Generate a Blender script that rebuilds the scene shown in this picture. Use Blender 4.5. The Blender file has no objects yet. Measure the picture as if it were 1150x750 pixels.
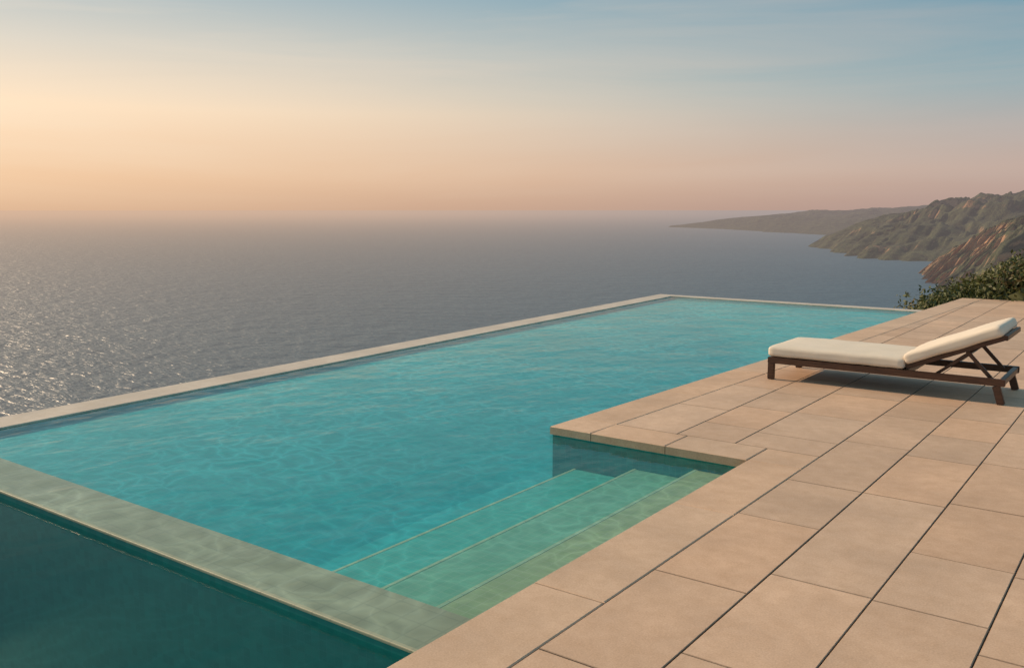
import bpy, bmesh, math, random
from mathutils import Vector, Matrix, noise
random.seed(7)
scene=bpy.context.scene
scene.view_settings.view_transform='Standard'
scene.view_settings.look='None'
scene.view_settings.exposure=0
R=math.radians
# ---------------------------------------------------------------- helpers
def new_obj(name,verts,faces,mat=None,parent=None,smooth=False):
    me=bpy.data.meshes.new(name); me.from_pydata(verts,[],faces); me.update()
    ob=bpy.data.objects.new(name,me); scene.collection.objects.link(ob)
    if mat: me.materials.append(mat)
    if parent: ob.parent=parent
    if smooth:
        for p in me.polygons: p.use_smooth=True
    return ob
def empty(name):
    e=bpy.data.objects.new(name,None); scene.collection.objects.link(e); e.empty_display_size=.2; return e
def prism(name,poly,z0,z1,mat,parent=None,bevel=0):
    n=len(poly)
    area=sum(poly[i][0]*poly[(i+1)%n][1]-poly[(i+1)%n][0]*poly[i][1] for i in range(n))
    if area<0: poly=poly[::-1]
    v=[(x,y,z0) for x,y in poly]+[(x,y,z1) for x,y in poly]
    f=[tuple(range(n-1,-1,-1)),tuple(range(n,2*n))]+[(i,(i+1)%n,n+(i+1)%n,n+i) for i in range(n)]
    o=new_obj(name,v,f,mat,parent)
    if bevel:
        m=o.modifiers.new('bevel','BEVEL'); m.width=bevel; m.segments=3; m.limit_method='ANGLE'
    return o
def rect(x0,x1,y0,y1): return [(x0,y0),(x1,y0),(x1,y1),(x0,y1)]
class NT:
    def __init__(s,tree): s.t=tree; s.n=tree.nodes; s.l=tree.links
    def add(s,typ,**kw):
        nd=s.n.new(typ)
        for k,v in kw.items():
            if k=='ins':
                for a,b in v.items():
                    if hasattr(b,'is_output') : s.l.new(b,nd.inputs[a])
                    else: nd.inputs[a].default_value=b
            else: setattr(nd,k,v)
        return nd
    def math(s,op,a,b=0.0,clamp=False):
        nd=s.n.new('ShaderNodeMath'); nd.operation=op; nd.use_clamp=clamp
        for i,x in enumerate((a,b)):
            if hasattr(x,'is_output'): s.l.new(x,nd.inputs[i])
            else: nd.inputs[i].default_value=x
        return nd.outputs[0]
    def mix(s,f,a,b,blend='MIX'):
        nd=s.n.new('ShaderNodeMix'); nd.data_type='RGBA'; nd.blend_type=blend
        for i,x in ((0,f),(6,a),(7,b)):
            if hasattr(x,'is_output'): s.l.new(x,nd.inputs[i])
            else: nd.inputs[i].default_value=x if i==0 else (tuple(x)+(1,) if len(x)==3 else x)
        return nd.outputs[2]
    def ramp(s,f,stops):
        nd=s.n.new('ShaderNodeValToRGB'); cr=nd.color_ramp
        while len(cr.elements)<len(stops): cr.elements.new(.5)
        for e,(p,c) in zip(cr.elements,stops):
            e.position=p; e.color=tuple(c)+(1,) if len(c)==3 else c
        s.l.new(f,nd.inputs[0]); return nd.outputs[0]
def mat(name):
    m=bpy.data.materials.new(name); m.use_nodes=True; m.node_tree.nodes.clear()
    t=NT(m.node_tree); out=t.add('ShaderNodeOutputMaterial'); return m,t,out
def pos(t): return t.add('ShaderNodeNewGeometry').outputs['Position']
def noi(t,vec,scale,detail=4,rough=.55,mapping=None):
    if mapping:
        mp=t.add('ShaderNodeMapping',ins={'Vector':vec,'Scale':mapping[0],'Rotation':mapping[1]}); vec=mp.outputs[0]
    return t.add('ShaderNodeTexNoise',ins={'Vector':vec,'Scale':scale,'Detail':detail,'Roughness':rough}).outputs[0]
GA=R(98)          # compass direction of the evening glow, left of +Y
def glow_factor(t,vec,lo=-.15,hi=1.0):
    sp=t.add('ShaderNodeSeparateXYZ',ins={0:vec})
    nrm=t.add('ShaderNodeVectorMath',operation='NORMALIZE',ins={0:t.add('ShaderNodeCombineXYZ',ins={0:sp.outputs[0],1:sp.outputs[1],2:0.0}).outputs[0]}).outputs[0]
    dt=t.add('ShaderNodeVectorMath',operation='DOT_PRODUCT',ins={0:nrm,1:(-math.sin(GA),math.cos(GA),0)}).outputs['Value']
    return t.add('ShaderNodeMapRange',interpolation_type='SMOOTHSTEP',ins={0:dt,1:lo,2:hi,3:0.0,4:1.0}).outputs[0], sp.outputs[2]
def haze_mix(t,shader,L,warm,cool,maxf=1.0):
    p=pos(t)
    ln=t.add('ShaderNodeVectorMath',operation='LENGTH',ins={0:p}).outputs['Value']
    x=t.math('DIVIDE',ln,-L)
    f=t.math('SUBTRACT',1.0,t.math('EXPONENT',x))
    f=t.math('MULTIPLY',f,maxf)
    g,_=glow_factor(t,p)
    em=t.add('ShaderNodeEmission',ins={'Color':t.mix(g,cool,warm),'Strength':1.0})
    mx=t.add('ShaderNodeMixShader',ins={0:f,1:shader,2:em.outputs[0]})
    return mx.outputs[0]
# ---------------------------------------------------------------- materials
def stone_mat(name,base,attr=False,rough=.66):
    m,t,out=mat(name); p=pos(t)
    n1=noi(t,p,1.6,3,.6); n2=noi(t,p,11,5,.66); n3=noi(t,p,120,2,.6)
    c=t.mix(t.ramp(n1,[(.3,(0,0,0)),(.7,(1,1,1))]),[x*.84 for x in base],[min(1,x*1.12) for x in base])
    c=t.mix(t.math('MULTIPLY',t.ramp(n2,[(.38,(0,0,0)),(.72,(1,1,1))]),.5),c,[base[0]*.74,base[1]*.70,base[2]*.64])
    c=t.mix(.22,c,t.ramp(n3,[(.3,(.25,.25,.25)),(.7,(.8,.8,.8))]),'OVERLAY')
    # sparse pits of the limestone
    pit=t.add('ShaderNodeTexVoronoi',ins={'Vector':p,'Scale':38.0}).outputs['Distance']
    pf=t.ramp(pit,[(.06,(1,1,1)),(.13,(0,0,0))])
    pf=t.math('MULTIPLY',pf,t.ramp(n1,[(.5,(0,0,0)),(.6,(1,1,1))]))
    c=t.mix(t.math('MULTIPLY',pf,.45),c,[x*.45 for x in base])
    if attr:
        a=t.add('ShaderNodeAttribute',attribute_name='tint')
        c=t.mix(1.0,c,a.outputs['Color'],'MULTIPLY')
    hgt=t.math('ADD',t.math('MULTIPLY',n2,.6),t.math('MULTIPLY',n3,.25))
    b=t.add('ShaderNodeBump',ins={'Strength':.5,'Distance':.005,'Height':hgt})
    bs=t.add('ShaderNodeBsdfPrincipled',ins={'Base Color':c,'Roughness':t.math('ADD',t.math('MULTIPLY',n2,.25),rough-.12),'Normal':b.outputs[0]})
    t.l.new(bs.outputs[0],out.inputs[0]); return m
M_DECK=stone_mat('sandstone_paving',(.585,.395,.27),True)
M_COPE=stone_mat('sandstone_coping',(.60,.41,.28),True)
M_EDGE=stone_mat('pale_stone_edge',(.58,.49,.40),False,.45)
M_GROUT=stone_mat('grout',(.11,.07,.05))
def tile_mat(name,c1,c2,gc,size=.05,vert=False,deep=None,rough=.4):
    m,t,out=mat(name); p=pos(t)
    sp=t.add('ShaderNodeSeparateXYZ',ins={0:p})
    if vert:
        p2=t.add('ShaderNodeCombineXYZ',ins={0:t.math('ADD',sp.outputs[0],sp.outputs[1]),1:sp.outputs[2],2:0.0}).outputs[0]
    else: p2=p
    br=t.add('ShaderNodeTexBrick',offset=.0,ins={'Vector':p2,'Color1':tuple(c1)+(1,),'Color2':tuple(c2)+(1,),'Mortar':tuple(gc)+(1,),
        'Scale':1.0,'Mortar Size':size*.045,'Brick Width':size,'Row Height':size,'Bias':0.0})
    n=noi(t,p,.9,2)
    c=t.mix(t.math('MULTIPLY',n,.3),br.outputs[0],[x*.75 for x in c1])
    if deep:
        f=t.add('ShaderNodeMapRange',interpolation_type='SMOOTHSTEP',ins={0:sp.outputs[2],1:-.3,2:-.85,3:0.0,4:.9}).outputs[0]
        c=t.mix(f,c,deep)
    bs=t.add('ShaderNodeBsdfPrincipled',ins={'Base Color':c,'Roughness':rough})
    t.l.new(bs.outputs[0],out.inputs[0]); return m
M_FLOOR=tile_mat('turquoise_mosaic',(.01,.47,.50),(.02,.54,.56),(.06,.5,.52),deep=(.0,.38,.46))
M_WALL=tile_mat('turquoise_mosaic_wall',(.02,.42,.46),(.03,.48,.51),(.06,.46,.49),vert=True)
M_WALL_SHADED=tile_mat('shaded_mosaic_wall',(.02,.24,.25),(.03,.30,.30),(.06,.28,.28),vert=True)  # darker copy of the wall mosaic, recess shade put into its colour
M_STEP1=tile_mat('step_mosaic_upper',(.36,.46,.25),(.41,.50,.29),(.45,.52,.34),.06)
M_STEP2=tile_mat('step_mosaic_middle',(.18,.48,.35),(.22,.52,.39),(.28,.54,.41),.06)
M_STEP3=tile_mat('step_mosaic_lower',(.06,.50,.45),(.09,.54,.49),(.15,.54,.48),.06)
M_NOSE=tile_mat('step_nosing',(.40,.58,.40),(.45,.61,.43),(.35,.48,.38),.1)
M_FILM=tile_mat('weir_mosaic',(.44,.42,.29),(.47,.44,.31),(.40,.38,.27),.12)
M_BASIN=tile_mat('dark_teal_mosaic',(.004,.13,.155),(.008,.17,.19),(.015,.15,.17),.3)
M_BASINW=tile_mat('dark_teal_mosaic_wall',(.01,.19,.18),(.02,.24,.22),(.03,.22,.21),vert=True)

def pool_water(name,tint,contrast=.25,f90=.75,rot=25,bump=.3):
    m,t,out=mat(name); p=pos(t)
    n1=noi(t,p,2.0,2,.5,((1,.75,1),(0,0,R(rot)))); n2=noi(t,p,8.0,2,.5,((1.0,.6,1),(0,0,R(rot))))
    h=t.math('ADD',t.math('MULTIPLY',n1,.7),t.math('MULTIPLY',n2,.22))
    b=t.add('ShaderNodeBump',ins={'Strength':bump,'Distance':.05,'Height':h})
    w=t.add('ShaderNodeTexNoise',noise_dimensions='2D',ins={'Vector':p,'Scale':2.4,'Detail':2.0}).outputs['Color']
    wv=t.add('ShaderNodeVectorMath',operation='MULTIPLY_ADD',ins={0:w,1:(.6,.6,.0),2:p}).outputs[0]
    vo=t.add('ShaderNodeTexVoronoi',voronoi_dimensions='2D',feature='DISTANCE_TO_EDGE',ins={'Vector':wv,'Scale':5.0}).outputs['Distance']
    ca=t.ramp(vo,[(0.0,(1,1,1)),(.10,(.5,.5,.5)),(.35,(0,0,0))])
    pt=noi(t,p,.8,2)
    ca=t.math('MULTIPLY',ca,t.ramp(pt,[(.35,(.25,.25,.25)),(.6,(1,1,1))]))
    tc=t.mix(ca,[x*(1-contrast) for x in tint],[min(1,x) for x in tint])  # caustic light net painted into the transparent colour
    tr=t.add('ShaderNodeBsdfTransparent',ins={'Color':tc})
    gl=t.add('ShaderNodeBsdfGlossy',ins={'Color':(1,1,1,1),'Roughness':.03,'Normal':b.outputs[0]})
    lw=t.add('ShaderNodeLayerWeight',ins={'Blend':.5,'Normal':b.outputs[0]}).outputs['Facing']
    fr=t.math('ADD',t.math('MULTIPLY',t.math('POWER',lw,5.0),f90),.02,True)
    mx=t.add('ShaderNodeMixShader',ins={0:fr,1:tr.outputs[0],2:gl.outputs[0]})
    t.l.new(mx.outputs[0],out.inputs[0]); return m
M_WATER=pool_water('pool_water',(.88,1,1),.24,.46,bump=.5)
M_WATER2=pool_water('catch_basin_water',(.6,.92,.92),.10,.22,bump=.12)

# ---------------------------------------------------------------- deck tiles
def clip(poly,a,b,c):   # keep a*x+b*y>=c
    out=[]; n=len(poly)
    for i in range(n):
        p,q=poly[i],poly[(i+1)%n]; dp=a*p[0]+b*p[1]-c; dq=a*q[0]+b*q[1]-c
        if dp>=0: out.append(p)
        if dp*dq<0:
            k=dp/(dp-dq); out.append((p[0]+(q[0]-p[0])*k,p[1]+(q[1]-p[1])*k))
    return out
def inset(poly,d):
    n=len(poly); area=sum(poly[i][0]*poly[(i+1)%n][1]-poly[(i+1)%n][0]*poly[i][1] for i in range(n))
    if area<0: poly=poly[::-1]
    poly=[p for i,p in enumerate(poly) if math.dist(p,poly[i-1])>.004]
    n=len(poly); res=[]
    if n<3: return None
    for i in range(n):
        p0,p1,p2=[Vector(x) for x in (poly[i-1],poly[i],poly[(i+1)%n])]
        e1=(p1-p0).normalized(); e2=(p2-p1).normalized()
        n1=Vector((-e1.y,e1.x)); n2=Vector((-e2.y,e2.x)); bi=n1+n2
        if bi.length<.2: return None
        bi.normalize(); res.append(tuple(p1+bi*(d/max(.3,bi.dot(n1)))))
    return res
class Slabs:
    def __init__(s): s.v=[];s.f=[];s.c=[]
    def add(s,poly,z1=0,z0=-.035,gap=.0028,bev=.0035,var=.085,side=.4):
        if len(poly)<3: return
        n=len(poly); ar=abs(sum(poly[i][0]*poly[(i+1)%n][1]-poly[(i+1)%n][0]*poly[i][1] for i in range(n)))/2
        if ar<.01: return
        a=inset(poly,gap); b=inset(poly,gap+bev)
        if not a or not b or len(a)!=len(b): return
        n=len(a); k=len(s.v); dz=random.uniform(-.0008,.0008)
        s.v+=[(x,y,z0) for x,y in a]+[(x,y,z1-bev*.8+dz) for x,y in a]+[(x,y,z1+dz) for x,y in b]
        fs=[tuple(k+2*n+i for i in range(n)),tuple(k+i for i in range(n-1,-1,-1))]
        for r in (0,1):
            fs+=[(k+r*n+i,k+r*n+(i+1)%n,k+(r+1)*n+(i+1)%n,k+(r+1)*n+i) for i in range(n)]
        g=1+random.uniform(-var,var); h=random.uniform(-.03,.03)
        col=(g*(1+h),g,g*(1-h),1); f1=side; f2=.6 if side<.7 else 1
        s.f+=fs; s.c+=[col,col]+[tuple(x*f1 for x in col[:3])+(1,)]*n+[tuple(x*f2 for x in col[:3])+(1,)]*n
    def build(s,name,m,parent):
        o=new_obj(name,s.v,s.f,m,parent)
        at=o.data.color_attributes.new('tint','FLOAT_COLOR','CORNER')
        for p in o.data.polygons:
            for li in p.loop_indices: at.data[li].color=s.c[p.index]
        return o
XC,XB=-2.26,-3.89            # coping line by the steps, coping line past the recess
YI=5.82; YE=19.2; CW=.36; YB=-5.0; XR=9.0
kx=(.47)/(16.8-5.82)         # slight splay of the long edge
def xl(y): return XB+kx*(y-YI)
deck=empty('stone_terrace')
tiles=Slabs()
widths=[.465,.465,.465,.60,.47,.60,.47,.62]
fixed={0:[1.78,2.75,3.72,4.73,5.53],1:[2.1,3.05,4.0,5.53],2:[2.2,3.1,3.98,4.68,5.62]}
x=XC+CW; row=0
while x<XR:
    W=widths[row%len(widths)]; x1=x+W
    ysr=[YB]
    if row in fixed:
        y=fixed[row][0]; back=[]
        while y-.98>YB+.3: y-=.98; back.append(y)
        ysr+=back[::-1]+fixed[row]
    else: ysr.append(YB+random.uniform(.4,1.0))
    while ysr[-1]<YE-.9: ysr.append(ysr[-1]+random.choice([.92,1.05,1.2,.72]))
    if YE-ysr[-1]<.35: ysr[-1]=YE
    else: ysr.append(YE)
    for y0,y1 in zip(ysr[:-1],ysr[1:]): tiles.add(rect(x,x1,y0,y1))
    x=x1; row+=1
x=XC+CW
a,b=1.0,-kx; c0=XB-kx*YI+CW
for W in (.62,.47,.60):
    x0=x-W; y=YI+CW+random.uniform(-.6,0)
    while y<YE:
        y1=min(y+random.choice([.98,.86,1.1,.74]),YE)
        poly=rect(x0,x,max(y,YI+CW),y1)
        poly=clip(poly,a,b,c0)
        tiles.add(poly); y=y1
    x=x0
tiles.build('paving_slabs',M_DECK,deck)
cop=Slabs()
OH=.018; CZ=-.062
ys=[YB]; y=YI+CW/2-1.42*9+.1
while y<YI-.2:
    if y>YB+.3: ys.append(y)
    y+=1.42
ys.append(YI-OH)
kw=dict(z0=CZ,bev=.006,var=.05,side=.75,gap=.0028)
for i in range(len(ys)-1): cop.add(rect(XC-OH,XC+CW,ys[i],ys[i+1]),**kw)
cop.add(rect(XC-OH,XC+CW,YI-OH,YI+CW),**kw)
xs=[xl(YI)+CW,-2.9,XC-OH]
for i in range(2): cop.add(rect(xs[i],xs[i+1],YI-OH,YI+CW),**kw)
ye=[YI-OH,YI+CW]
while ye[-1]<YE-.8: ye.append(ye[-1]+1.45)
ye[-1]=YE
for i in range(len(ye)-1):
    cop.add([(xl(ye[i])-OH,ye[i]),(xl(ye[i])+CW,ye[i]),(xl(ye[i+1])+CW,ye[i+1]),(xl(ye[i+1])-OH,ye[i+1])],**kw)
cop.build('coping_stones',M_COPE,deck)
prism('terrace_bed',[(XC+.004,YB),(XR,YB),(XR,YE-.01),(xl(YE)+.004,YE-.01),(xl(YI)+.004,YI+.004),(XC+.004,YI+.004)],-.30,-.012,M_GROUT,deck)
prism('terrace_base',[(XC+.006,YB+.01),(XR-.01,YB+.01),(XR-.01,YE-.02),(xl(YE)+.006,YE-.02),(xl(YI)+.006,YI+.006),(XC+.006,YI+.006)],-4.0,-.301,M_GROUT,deck)

# ---------------------------------------------------------------- pool
pool=empty('infinity_pool')
WZ=-.07; ks=-.0516; WT=-.063
def xo(y): return -8.0+ks*(y-3.47)
def xi(y): return -7.62+ks*(y-3.47)
N0,N1=2.56,2.93; FY=16.75; FZ=-.88
def sst(u): u=max(0,min(1,u)); return u*u*(3-2*u)
v=[];f=[];NX,NY=50,100
for j in range(NY+1):
    yy=N1-.05+(FY+.05-N1+.05)*j/NY
    xa=xi(yy)-.05; xb=XC+.05 if yy<YI+.06 else xl(yy)+.05
    for i in range(NX+1):
        xx=xa+(xb-xa)*i/NX
        dd=min((xx-xi(yy))/4.0,(FY-yy)/5.5)
        v.append((xx,yy,-.125-.755*sst(dd*.55) if dd<1.818 else FZ))
for j in range(NY):
    for i in range(NX):
        a_=j*(NX+1)+i; f.append((a_,a_+1,a_+NX+2,a_+NX+1))
new_obj('floor',v,f,M_FLOOR,pool,True)
prism('floor_slab',[(xo(N0)+.1,N0+.1),(XC+.1,N0+.1),(XC+.1,YI+.1),(xl(YI)+.1,YI+.1),(xl(17)+.1,16.95),(xo(17)+.1,16.95)],FZ-.35,FZ-.1,M_FLOOR,pool)
prism('step_side_wall',rect(XC,XC+.003,N0-.01,YI),FZ+.001,WT,M_WALL,pool)
prism('recess_wall',rect(xl(YI),XC+.003,YI,YI+.003),FZ+.001,WT,M_WALL_SHADED,pool)
prism('long_wall',[(xl(YI),YI+.0035),(xl(YI)+.003,YI+.0035),(xl(FY)+.003,FY+.2),(xl(FY),FY+.2)],FZ+.001,WT,M_WALL,pool)
prism('left_weir_wall',[(xo(N0)+.012,N0+.0),(xi(N0)-.004,N0),(xi(FY)-.004,FY+.0),(xo(FY)+.012,FY)],-3.6,-.082,M_WALL,pool)
prism('left_weir_cap',[(xo(N0),N0-.01),(xi(N0),N0-.01),(xi(FY),FY),(xi(FY)-.001,FY+.28),(xo(FY+.28),FY+.28)],-.0815,-.058,M_EDGE,pool,.006)
prism('far_weir_wall',[(xo(FY)+.02,FY+.004),(xl(FY)-.004,FY+.004),(xl(FY)-.004,FY+.27),(xo(FY)+.02,FY+.27)],-3.6,-.082,M_WALL,pool)
prism('far_weir_cap',[(xi(FY)+.001,FY),(xl(FY)-.002,FY),(xl(FY)-.002,FY+.28),(xi(FY)+.001,FY+.28)],-.0815,-.058,M_EDGE,pool,.006)
prism('near_weir_wall',rect(xi(N0)+.002,XC-.002,N0+.004,N1-.004),-2.2,-.1,M_BASINW,pool)
prism('near_weir_cap',rect(xi(N0)+.003,XC-.003,N0,N1),-.0995,-.083,M_FILM,pool,.004)
for i,(xa,xb,z,mm) in enumerate([(-2.68,XC-.004,-.14,M_STEP1),(-3.17,-2.682,-.22,M_STEP2),(-3.70,-3.172,-.31,M_STEP3),(-4.2,-3.702,-.48,M_FLOOR)]):
    prism('step_%d'%(i+1),rect(xa,xb,N1+.001,YI-.002),FZ-.08,z,mm,pool,.012)
    if i<3: prism('step_nosing_%d'%(i+1),rect(xa+.014,xa+.034,N1+.002,YI-.003),z-.01,z+.0015,M_NOSE,pool)
water_poly=[(xi(N0)+.004,N0+.003),(XC-.0045,N0+.003),(XC-.0045,YI-.0025),(xl(YI)-.003,YI-.0025),(xl(FY)-.003,FY-.001),(xi(FY)+.002,FY-.001)]
def sheet(name,poly,z,m,parent):
    return new_obj(name,[(x,y,z) for x,y in poly],[tuple(range(len(poly)))],m,parent)
w=sheet('water_surface',water_poly,WZ,M_WATER,pool)
basin=empty('catch_basin')
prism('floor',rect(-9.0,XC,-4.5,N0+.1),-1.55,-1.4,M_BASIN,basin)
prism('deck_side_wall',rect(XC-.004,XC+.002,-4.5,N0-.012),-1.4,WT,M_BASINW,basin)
prism('outer_wall',rect(-9.3,-9.0,-4.5,N0-.02),-3.6,-.09,M_EDGE,basin,.006)
prism('end_wall',rect(-9.3,XC,-4.8,-4.502),-3.6,-.09,M_EDGE,basin,.006)
prism('return_wall',rect(-9.0,xo(N0)+.0,N0-.02,N0+.3),-3.6,-.09,M_EDGE,basin,.006)
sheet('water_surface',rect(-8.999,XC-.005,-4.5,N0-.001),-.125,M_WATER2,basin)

# ---------------------------------------------------------------- sun lounger
m,t,out=mat('dark_hardwood'); p=pos(t)
n=noi(t,p,9,5,.6,((1,9,9),(0,0,0)))
c=t.ramp(n,[(.3,(.035,.014,.008)),(.7,(.10,.042,.022))])
bs=t.add('ShaderNodeBsdfPrincipled',ins={'Base Color':c,'Roughness':.42}); t.l.new(bs.outputs[0],out.inputs[0]); M_WOOD=m
m,t,out=mat('cream_canvas'); p=pos(t)
n=noi(t,p,350,2); n2=noi(t,p,5,4)
b=t.add('ShaderNodeBump',ins={'Strength':.25,'Distance':.004,'Height':t.math('ADD',t.math('MULTIPLY',n,.25),t.math('MULTIPLY',n2,3.0))})
c=t.mix(n2,(.66,.57,.46),(.76,.67,.56))
bs=t.add('ShaderNodeBsdfPrincipled',ins={'Base Color':c,'Roughness':.9,'Normal':b.outputs[0]}); t.l.new(bs.outputs[0],out.inputs[0]); M_CLOTH=m
lounger=empty('sun_lounger'); LX0,LX1,LY0,LY1=-3.27,-1.14,8.78,9.66
def beam(name,p0,p1,w,h,m=M_WOOD):
    p0,p1=Vector(p0),Vector(p1); d=p1-p0; L=d.length
    bm=bmesh.new(); bmesh.ops.create_cube(bm,size=1); bmesh.ops.scale(bm,vec=(L,w,h),verts=bm.verts)
    bmesh.ops.bevel(bm,geom=bm.edges[:],offset=.004,segments=2,affect='EDGES')
    me=bpy.data.meshes.new(name); bm.to_mesh(me); bm.free(); me.materials.append(m)
    o=bpy.data.objects.new(name,me); scene.collection.objects.link(o); o.parent=lounger
    o.matrix_local=Matrix.Translation((p0+p1)/2)@d.to_track_quat('X','Z').to_matrix().to_4x4(); return o
def cushion(name,L,Wd,T,loc,rot,r=.035):
    bm=bmesh.new(); bmesh.ops.create_cube(bm,size=1)
    bmesh.ops.subdivide_edges(bm,edges=bm.edges[:],cuts=22,use_grid_fill=True)
    half=Vector((L/2,Wd/2,T/2))
    for v in bm.verts:
        q=[math.sin(v.co[i]*math.pi)*.5*.55+v.co[i]*.45 for i in range(3)]
        q=Vector((q[0]*L,q[1]*Wd,q[2]*T))
        inn=Vector([max(-half[i]+r,min(half[i]-r,q[i])) for i in range(3)]); d=q-inn
        if d.length>r: q=inn+d.normalized()*r
        u=q.x/half.x; w_=q.y/half.y
        q.z+=(1 if q.z>0 else -.3)*.014*(1-min(1,u*u)**2)*(1-min(1,w_*w_)**2)
        nn=noise.noise(Vector((q.x*5,q.y*5,q.z*9+L))); q.z+=nn*.006; q.y+=nn*.004
        v.co=q
    me=bpy.data.meshes.new(name); bm.to_mesh(me); bm.free(); me.materials.append(M_CLOTH)
    for pl in me.polygons: pl.use_smooth=True
    o=bpy.data.objects.new(name,me); scene.collection.objects.link(o); o.parent=lounger
    o.location=loc; o.rotation_euler=rot; return o
RZ=.195
for k,yy in enumerate((LY0+.025,LY1-.025)):
    beam('side_rail_%d'%k,(LX0,yy,RZ),(LX1,yy,RZ),.045,.062)
    beam('leg_foot_%d'%k,(LX0+.035,yy,.002),(LX0+.035,yy,RZ-.031),.05,.062)
    beam('leg_head_%d'%k,(LX1-.02,yy,.002),(LX1-.07,yy,RZ-.031),.05,.062)
for k,xx in enumerate((LX0+.025,LX1-.03,-1.98)):
    beam('cross_rail_%d'%k,(xx,LY0+.048,RZ),(xx,LY1-.048,RZ),.045,.055)
for k in range(12):
    xx=LX0+.11+k*.105; beam('slat_%d'%k,(xx,LY0+.048,RZ+.018),(xx,LY1-.048,RZ+.018),.085,.016)
HX,HZ=-1.97,.245; ang=R(23)
BL=.87; dx,dz=math.cos(ang),math.sin(ang)
for k,yy in enumerate((LY0+.075,LY1-.075)):
    beam('backrest_rail_%d'%k,(HX,yy,HZ),(HX+BL*dx,yy,HZ+BL*dz),.035,.04)
    sx=HX+BL*.62*dx; sz=HZ+BL*.62*dz-.02
    beam('support_strut_%d'%k,(sx,yy+(.035 if k==0 else -.035),sz),(LX1-.12,yy+(.035 if k==0 else -.035),RZ+.01),.025,.032)
    beam('support_brace_%d'%k,(sx-.25,yy+(.035 if k==0 else -.035),RZ+.005),(sx+.02,yy+(.035 if k==0 else -.035),sz-.02),.022,.028)
for k in range(8):
    s=.06+k*.105; beam('backrest_slat_%d'%k,(HX+s*dx,LY0+.093,HZ+s*dz),(HX+s*dx,LY1-.093,HZ+s*dz),.05,.014)
beam('backrest_top_rail',(HX+BL*dx,LY0+.06,HZ+BL*dz),(HX+BL*dx,LY1-.06,HZ+BL*dz),.04,.045)
SW=LY1-LY0-.01
cushion('seat_cushion',1.30,SW,.105,(LX0+.65-.005,(LY0+LY1)/2,RZ+.031+.052+.004),(0,0,0))
cushion('back_cushion',.86,SW,.10,(HX+.445*dx-.068*dz,(LY0+LY1)/2,HZ+.445*dz+.075*dx),(0,-ang,0))

# ---------------------------------------------------------------- sea
SEA=-80.0
m,t,out=mat('sea_water'); p=pos(t)
na=noi(t,p,.035,3,.6,((1,1.6,1),(0,0,R(-36)))); nb=noi(t,p,.16,3,.6,((.55,1.5,1),(0,0,R(-36)))); ncur=noi(t,p,.0012,3,.5,((1,3,1),(0,0,R(-36))))
h=t.math('ADD',t.math('MULTIPLY',na,4.4),t.math('MULTIPLY',nb,2.3))
b=t.add('ShaderNodeBump',ins={'Strength':1.0,'Distance':1.0,'Height':h})
c=t.mix(ncur,(.02,.065,.10),(.035,.09,.13))
bs=t.add('ShaderNodeBsdfPrincipled',ins={'Base Color':c,'Roughness':.44,'IOR':1.44,'Normal':b.outputs[0]})
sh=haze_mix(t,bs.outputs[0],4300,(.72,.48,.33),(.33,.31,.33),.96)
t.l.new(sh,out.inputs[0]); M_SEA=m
v=[(0,0,SEA)];f=[];NA=96;rad=[60,200,600,2000,6000,20000,60000]
for r_ in rad:
    for i in range(NA):
        a_=i*2*math.pi/NA; v.append((r_*math.cos(a_),r_*math.sin(a_),SEA))
for i in range(NA): f.append((0,1+i,1+(i+1)%NA))
for k in range(len(rad)-1):
    for i in range(NA):
        A=1+k*NA; B=A+NA; f.append((A+i,B+i,B+(i+1)%NA,A+(i+1)%NA))
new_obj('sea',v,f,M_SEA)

# ---------------------------------------------------------------- hills
def hill_mat(name,L,rock=(.42,.25,.15),scrub=(.06,.06,.03),thr=.55):
    m,t,out=mat(name); g=t.add('ShaderNodeNewGeometry'); p=g.outputs['Position']
    nz=t.add('ShaderNodeSeparateXYZ',ins={0:g.outputs['Normal']}).outputs[2]
    n1=noi(t,p,.012,5,.6); n2=noi(t,p,.05,6,.68)
    s=t.math('ADD',nz,t.math('MULTIPLY',t.math('SUBTRACT',n2,.5),1.1))
    s=t.math('ADD',s,t.math('MULTIPLY',t.math('SUBTRACT',n1,.5),1.2))
    f_=t.ramp(s,[(thr,(0,0,0)),(thr+.20,(1,1,1))])
    rc=t.mix(t.ramp(n2,[(.3,(0,0,0)),(.7,(1,1,1))]),[x*.5 for x in rock],[x*1.3 for x in rock])
    sc=t.mix(t.ramp(n2,[(.35,(0,0,0)),(.65,(1,1,1))]),[x*.55 for x in scrub],[x*1.6 for x in scrub])
    c=t.mix(f_,rc,sc)
    b=t.add('ShaderNodeBump',ins={'Strength':.95,'Distance':10.0,'Height':n2})
    bs=t.add('ShaderNodeBsdfPrincipled',ins={'Base Color':c,'Roughness':.95,'Normal':b.outputs[0]})
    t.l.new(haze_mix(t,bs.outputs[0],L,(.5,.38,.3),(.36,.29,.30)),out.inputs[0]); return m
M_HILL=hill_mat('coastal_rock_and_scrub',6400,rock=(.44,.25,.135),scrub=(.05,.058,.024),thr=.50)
ca,sa=.8049,.5934
def c2w(x,y): return (ca*x-sa*y, sa*x+ca*y)
def interp(arr,s):
    n=len(arr)-1; u=s*n; i=min(int(u),n-1); k=u-i
    P=lambda j: Vector(arr[max(0,min(n,j))])
    p0,p1,p2,p3=P(i-1),P(i),P(i+1),P(i+2)
    return .5*((2*p1)+(p2-p0)*k+(2*p0-5*p1+4*p2-p3)*k*k+(3*p1-p0-3*p2+p3)*k*k*k)
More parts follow.
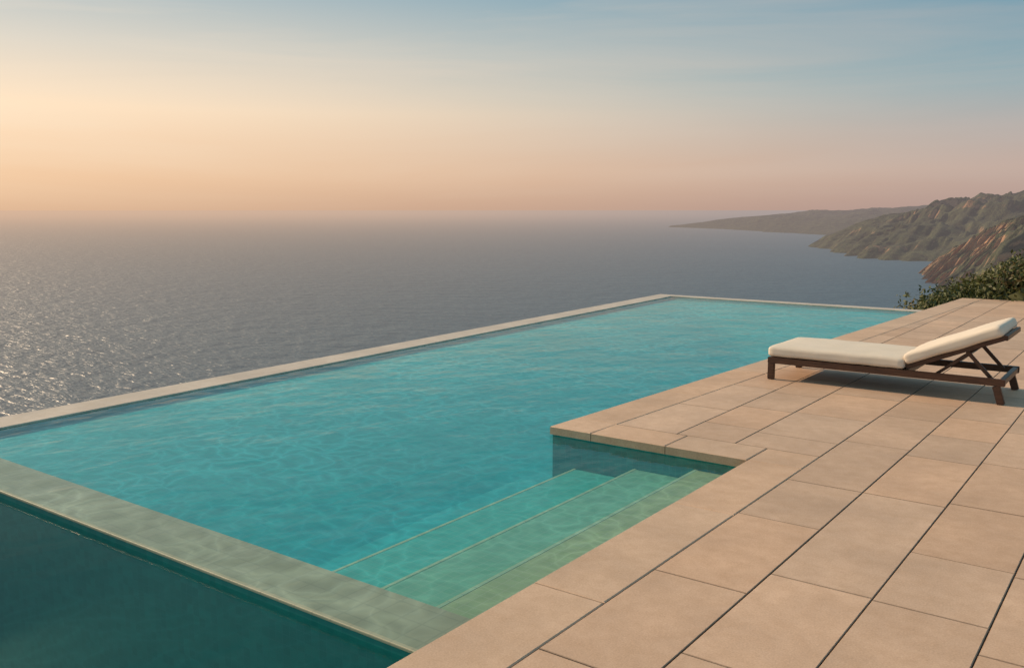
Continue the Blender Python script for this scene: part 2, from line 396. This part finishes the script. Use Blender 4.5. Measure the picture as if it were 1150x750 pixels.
def headland(name,front,crest,back,seed,amp,freq,NS=300,NF=60,NB=16,cliff=1.7):
    v=[];f=[]
    for i in range(NS+1):
        s=i/NS; A=interp([(a,b,0) for a,b in front],s); B=interp(crest,s); C=interp([(a,b,0) for a,b in back],s)
        for j in range(NF+NB+1):
            if j<=NF:
                tt=j/NF; x=A.x+(B.x-A.x)*tt; y=A.y+(B.y-A.y)*tt; pr=1-(1-tt)**cliff; env=math.sin(min(1,tt*1.0)*math.pi*.80)
            else:
                tt=(j-NF)/NB; x=B.x+(C.x-B.x)*tt; y=B.y+(C.y-B.y)*tt; pr=(1-tt)**1.2; env=.588*(1-tt)
            H=B.z-SEA; z=SEA-1.5+(H+1.5)*pr
            q=Vector((x*freq+seed,y*freq,seed*.37))
            rg=0;am=1;fr=1
            for o in range(5):
                rg+=am*(1-abs(noise.noise(q*fr))*2.2); am*=.52; fr*=2.1
            rg=(rg/2.0)-.45
            dd=H*amp*rg*env
            wg=noise.fractal(Vector((s*14+seed,seed,tt*.6 if j<=NF else 0)),1.0,2.0,5)
            k=(1-min(1,j/NF)) if j<=NF else 0
            y-=wg*H*.55*k+rg*H*.25*(env if j<=NF else 0); x-=wg*H*.5*k
            z+=dd
            if j==0: z=SEA-3
            X,Y=c2w(x,y); v.append((X,Y,z))
    M=NF+NB+1
    for i in range(NS):
        for j in range(M-1):
            a_=i*M+j; f.append((a_,a_+M,a_+M+1,a_+1))
    return new_obj(name,v,f,M_HILL,None,True)
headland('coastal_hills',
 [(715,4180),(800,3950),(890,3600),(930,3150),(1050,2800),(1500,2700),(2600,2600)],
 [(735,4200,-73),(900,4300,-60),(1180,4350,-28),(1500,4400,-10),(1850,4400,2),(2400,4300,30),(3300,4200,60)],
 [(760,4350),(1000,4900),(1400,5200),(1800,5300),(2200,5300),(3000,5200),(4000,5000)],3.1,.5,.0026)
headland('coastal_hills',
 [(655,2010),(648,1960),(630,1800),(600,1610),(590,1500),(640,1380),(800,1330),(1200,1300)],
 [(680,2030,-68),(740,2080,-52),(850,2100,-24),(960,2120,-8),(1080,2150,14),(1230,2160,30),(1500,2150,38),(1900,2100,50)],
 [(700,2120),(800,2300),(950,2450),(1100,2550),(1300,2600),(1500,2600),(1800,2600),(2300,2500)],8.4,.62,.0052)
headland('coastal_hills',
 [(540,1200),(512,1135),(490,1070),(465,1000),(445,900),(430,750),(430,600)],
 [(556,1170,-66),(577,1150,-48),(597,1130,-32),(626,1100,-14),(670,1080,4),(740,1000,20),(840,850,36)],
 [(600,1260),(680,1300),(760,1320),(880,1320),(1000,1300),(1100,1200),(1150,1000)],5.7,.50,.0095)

# ---------------------------------------------------------------- villa hillside
M_NEAR=hill_mat('hillside_scrub',200000,(.20,.14,.09),(.05,.055,.02),.25)
def hz(X,Y):
    dxl=max(0,-9.6-X); dyb=max(0,-9-Y)
    zl=-3.8-1.05*dxl-.6*dyb
    if Y>18.0: zl-=1.0*(Y-18)
    zs=-.95+.5*(X+4.6)
    if X>-2.2: zs=-.95+.5*2.4+.10*(X+2.2)
    zs=min(zs,1.5)
    if X<-4.6: zs-=.9*(-4.6-X)
    if Y>26: zs-=.5*(Y-26)
    if Y<19.3: zs=-999
    z=max(zl,zs)
    z+=.25*noise.fractal(Vector((X*.3,Y*.3,0)),1,2,4) if Y>19.6 or X<-9.6 else 0
    return max(z,SEA-4)
v=[];f=[];xsg=[-95+i*2.2 for i in range(39)]+[-9.5+i*.45 for i in range(45)]+[11+i*4 for i in range(12)]
ysg=[-80+i*4 for i in range(22)]+[8+i*2 for i in range(5)]+[17.6,18.4,19.25,19.35]+[19.7+i*.45 for i in range(26)]+[32+i*4 for i in range(46)]
for X in xsg:
    for Y in ysg: v.append((X,Y,hz(X,Y)))
M_=len(ysg)
for i in range(len(xsg)-1):
    for j in range(M_-1): f.append((i*M_+j,(i+1)*M_+j,(i+1)*M_+j+1,i*M_+j+1))
new_obj('hillside_ground',v,f,M_NEAR,None,True)
m,t,out=mat('shrub_leaves'); a_=t.add('ShaderNodeAttribute',attribute_name='tint')
bs=t.add('ShaderNodeBsdfPrincipled',ins={'Base Color':a_.outputs['Color'],'Roughness':.6}); 
tl=t.add('ShaderNodeBsdfTranslucent',ins={'Color':a_.outputs['Color']})
mx=t.add('ShaderNodeMixShader',ins={0:.25,1:bs.outputs[0],2:tl.outputs[0]}); t.l.new(mx.outputs[0],out.inputs[0]); M_LEAF=m
v=[];f=[];cols=[]
for k in range(620):
    Y=19.7+random.random()**1.2*9; X=random.uniform(-6.9,2.5) if k<330 else random.uniform(-6.2,-2.0)
    if k>=540: Y=random.uniform(19.5,20.6); X=random.uniform(-3.6,0)
    r=random.uniform(.22,.58)*(1 if X>-5 else .8); z0=hz(X,Y)
    hue=random.random(); base=(.05+.06*hue,.07+.04*hue,.02+.01*hue)
    if random.random()<.18: base=(.14,.105,.045)
    for q in range(int(230*r/.4)):
        d=Vector((random.gauss(0,1),random.gauss(0,1),random.gauss(0,1))).normalized()
        rr=r*(random.random()**.4)*(1+.35*noise.noise(d*2.2+Vector((k,0,0))))
        c=Vector((X,Y,z0+r*.35))+Vector((d.x*rr*1.15,d.y*rr*1.15,d.z*rr*.8))
        n=(d+Vector((random.gauss(0,.6),random.gauss(0,.6),random.gauss(0,.6)))).normalized()
        u=n.orthogonal().normalized(); w=n.cross(u); an=random.random()*6.28
        u2=u*math.cos(an)+w*math.sin(an); w2=n.cross(u2); L=random.uniform(.03,.065)
        i0=len(v); v+=[tuple(c-u2*L),tuple(c+w2*L*.45),tuple(c+u2*L),tuple(c-w2*L*.45)]; f.append((i0,i0+1,i0+2,i0+3))
        g=random.uniform(.6,1.5); cols.append((base[0]*g,base[1]*g,base[2]*g,1))
sb=new_obj('shrubs',v,f,M_LEAF)
at=sb.data.color_attributes.new('tint','FLOAT_COLOR','CORNER')
for pl in sb.data.polygons:
    for li in pl.loop_indices: at.data[li].color=cols[pl.index]

# ---------------------------------------------------------------- sky, sun
SUN_EL=R(29); SUN_AZ_LEFT=R(95)
wld=bpy.data.worlds.new('World'); scene.world=wld; wld.use_nodes=True
t=NT(wld.node_tree); t.n.clear(); out=t.add('ShaderNodeOutputWorld')
sky=t.add('ShaderNodeTexSky',sky_type='NISHITA',sun_disc=False,sun_elevation=SUN_EL,sun_rotation=-SUN_AZ_LEFT,air_density=1.0,dust_density=1.5,ozone_density=1.5,altitude=80)
tc=t.add('ShaderNodeTexCoord').outputs['Generated']
mr,z=glow_factor(t,tc)
warm=t.ramp(z,[(0,(.74,.46,.29)),(.03,(.88,.55,.33)),(.10,(1.08,.79,.52)),(.16,(.78,.69,.56)),(.22,(.44,.52,.53)),(.5,(.26,.40,.47)),(1,(.28,.39,.45))])
cool=t.ramp(z,[(0,(.46,.32,.29)),(.04,(.56,.40,.34)),(.08,(.46,.42,.40)),(.12,(.28,.41,.45)),(.22,(.09,.30,.42)),(.5,(.19,.37,.46)),(1,(.28,.39,.45))])
grad=t.mix(mr,cool,warm)
cm=t.add('ShaderNodeMapping',ins={'Vector':tc,'Scale':(1.2,1.2,14.0),'Rotation':(R(4),R(-3),0)}).outputs[0]
cn=t.add('ShaderNodeTexNoise',ins={'Vector':cm,'Scale':1.6,'Detail':6.0,'Roughness':.55,'Distortion':.6}).outputs[0]
cf=t.ramp(cn,[(.42,(0,0,0)),(.75,(1,1,1))])
band=t.ramp(z,[(0,(.15,.15,.15)),(.05,(.5,.5,.5)),(.13,(.8,.8,.8)),(.35,(.3,.3,.3)),(.8,(0,0,0))])
cl=t.mix(mr,(.54,.47,.44),(1.0,.80,.58))
grad=t.mix(t.math('MULTIPLY',t.math('MULTIPLY',cf,band),.6),grad,cl)
nis=t.mix(1.0,sky.outputs[0],(.10,.10,.10),'MULTIPLY')
fin=t.mix(.10,grad,nis)
bg=t.add('ShaderNodeBackground',ins={'Color':fin,'Strength':1.0}); t.l.new(bg.outputs[0],out.inputs[0])
sd=bpy.data.lights.new('sun','SUN'); sd.energy=4.3; sd.angle=R(1.5); sd.color=(1,.73,.48)
so=bpy.data.objects.new('sun',sd); scene.collection.objects.link(so)
d=Vector((-math.sin(SUN_AZ_LEFT)*math.cos(SUN_EL),math.cos(SUN_AZ_LEFT)*math.cos(SUN_EL),math.sin(SUN_EL)))
so.rotation_euler=d.to_track_quat('Z','Y').to_euler(); so.location=(-20,0,20)
# ---------------------------------------------------------------- camera
cd=bpy.data.cameras.new('camera'); cd.lens=31.8; cd.sensor_width=36; cd.clip_end=100000; cd.clip_start=.05
co=bpy.data.objects.new('camera',cd); scene.collection.objects.link(co); co.location=(0,0,1.7)
co.rotation_euler=(R(90-7.85),0,R(36.4)); scene.camera=co
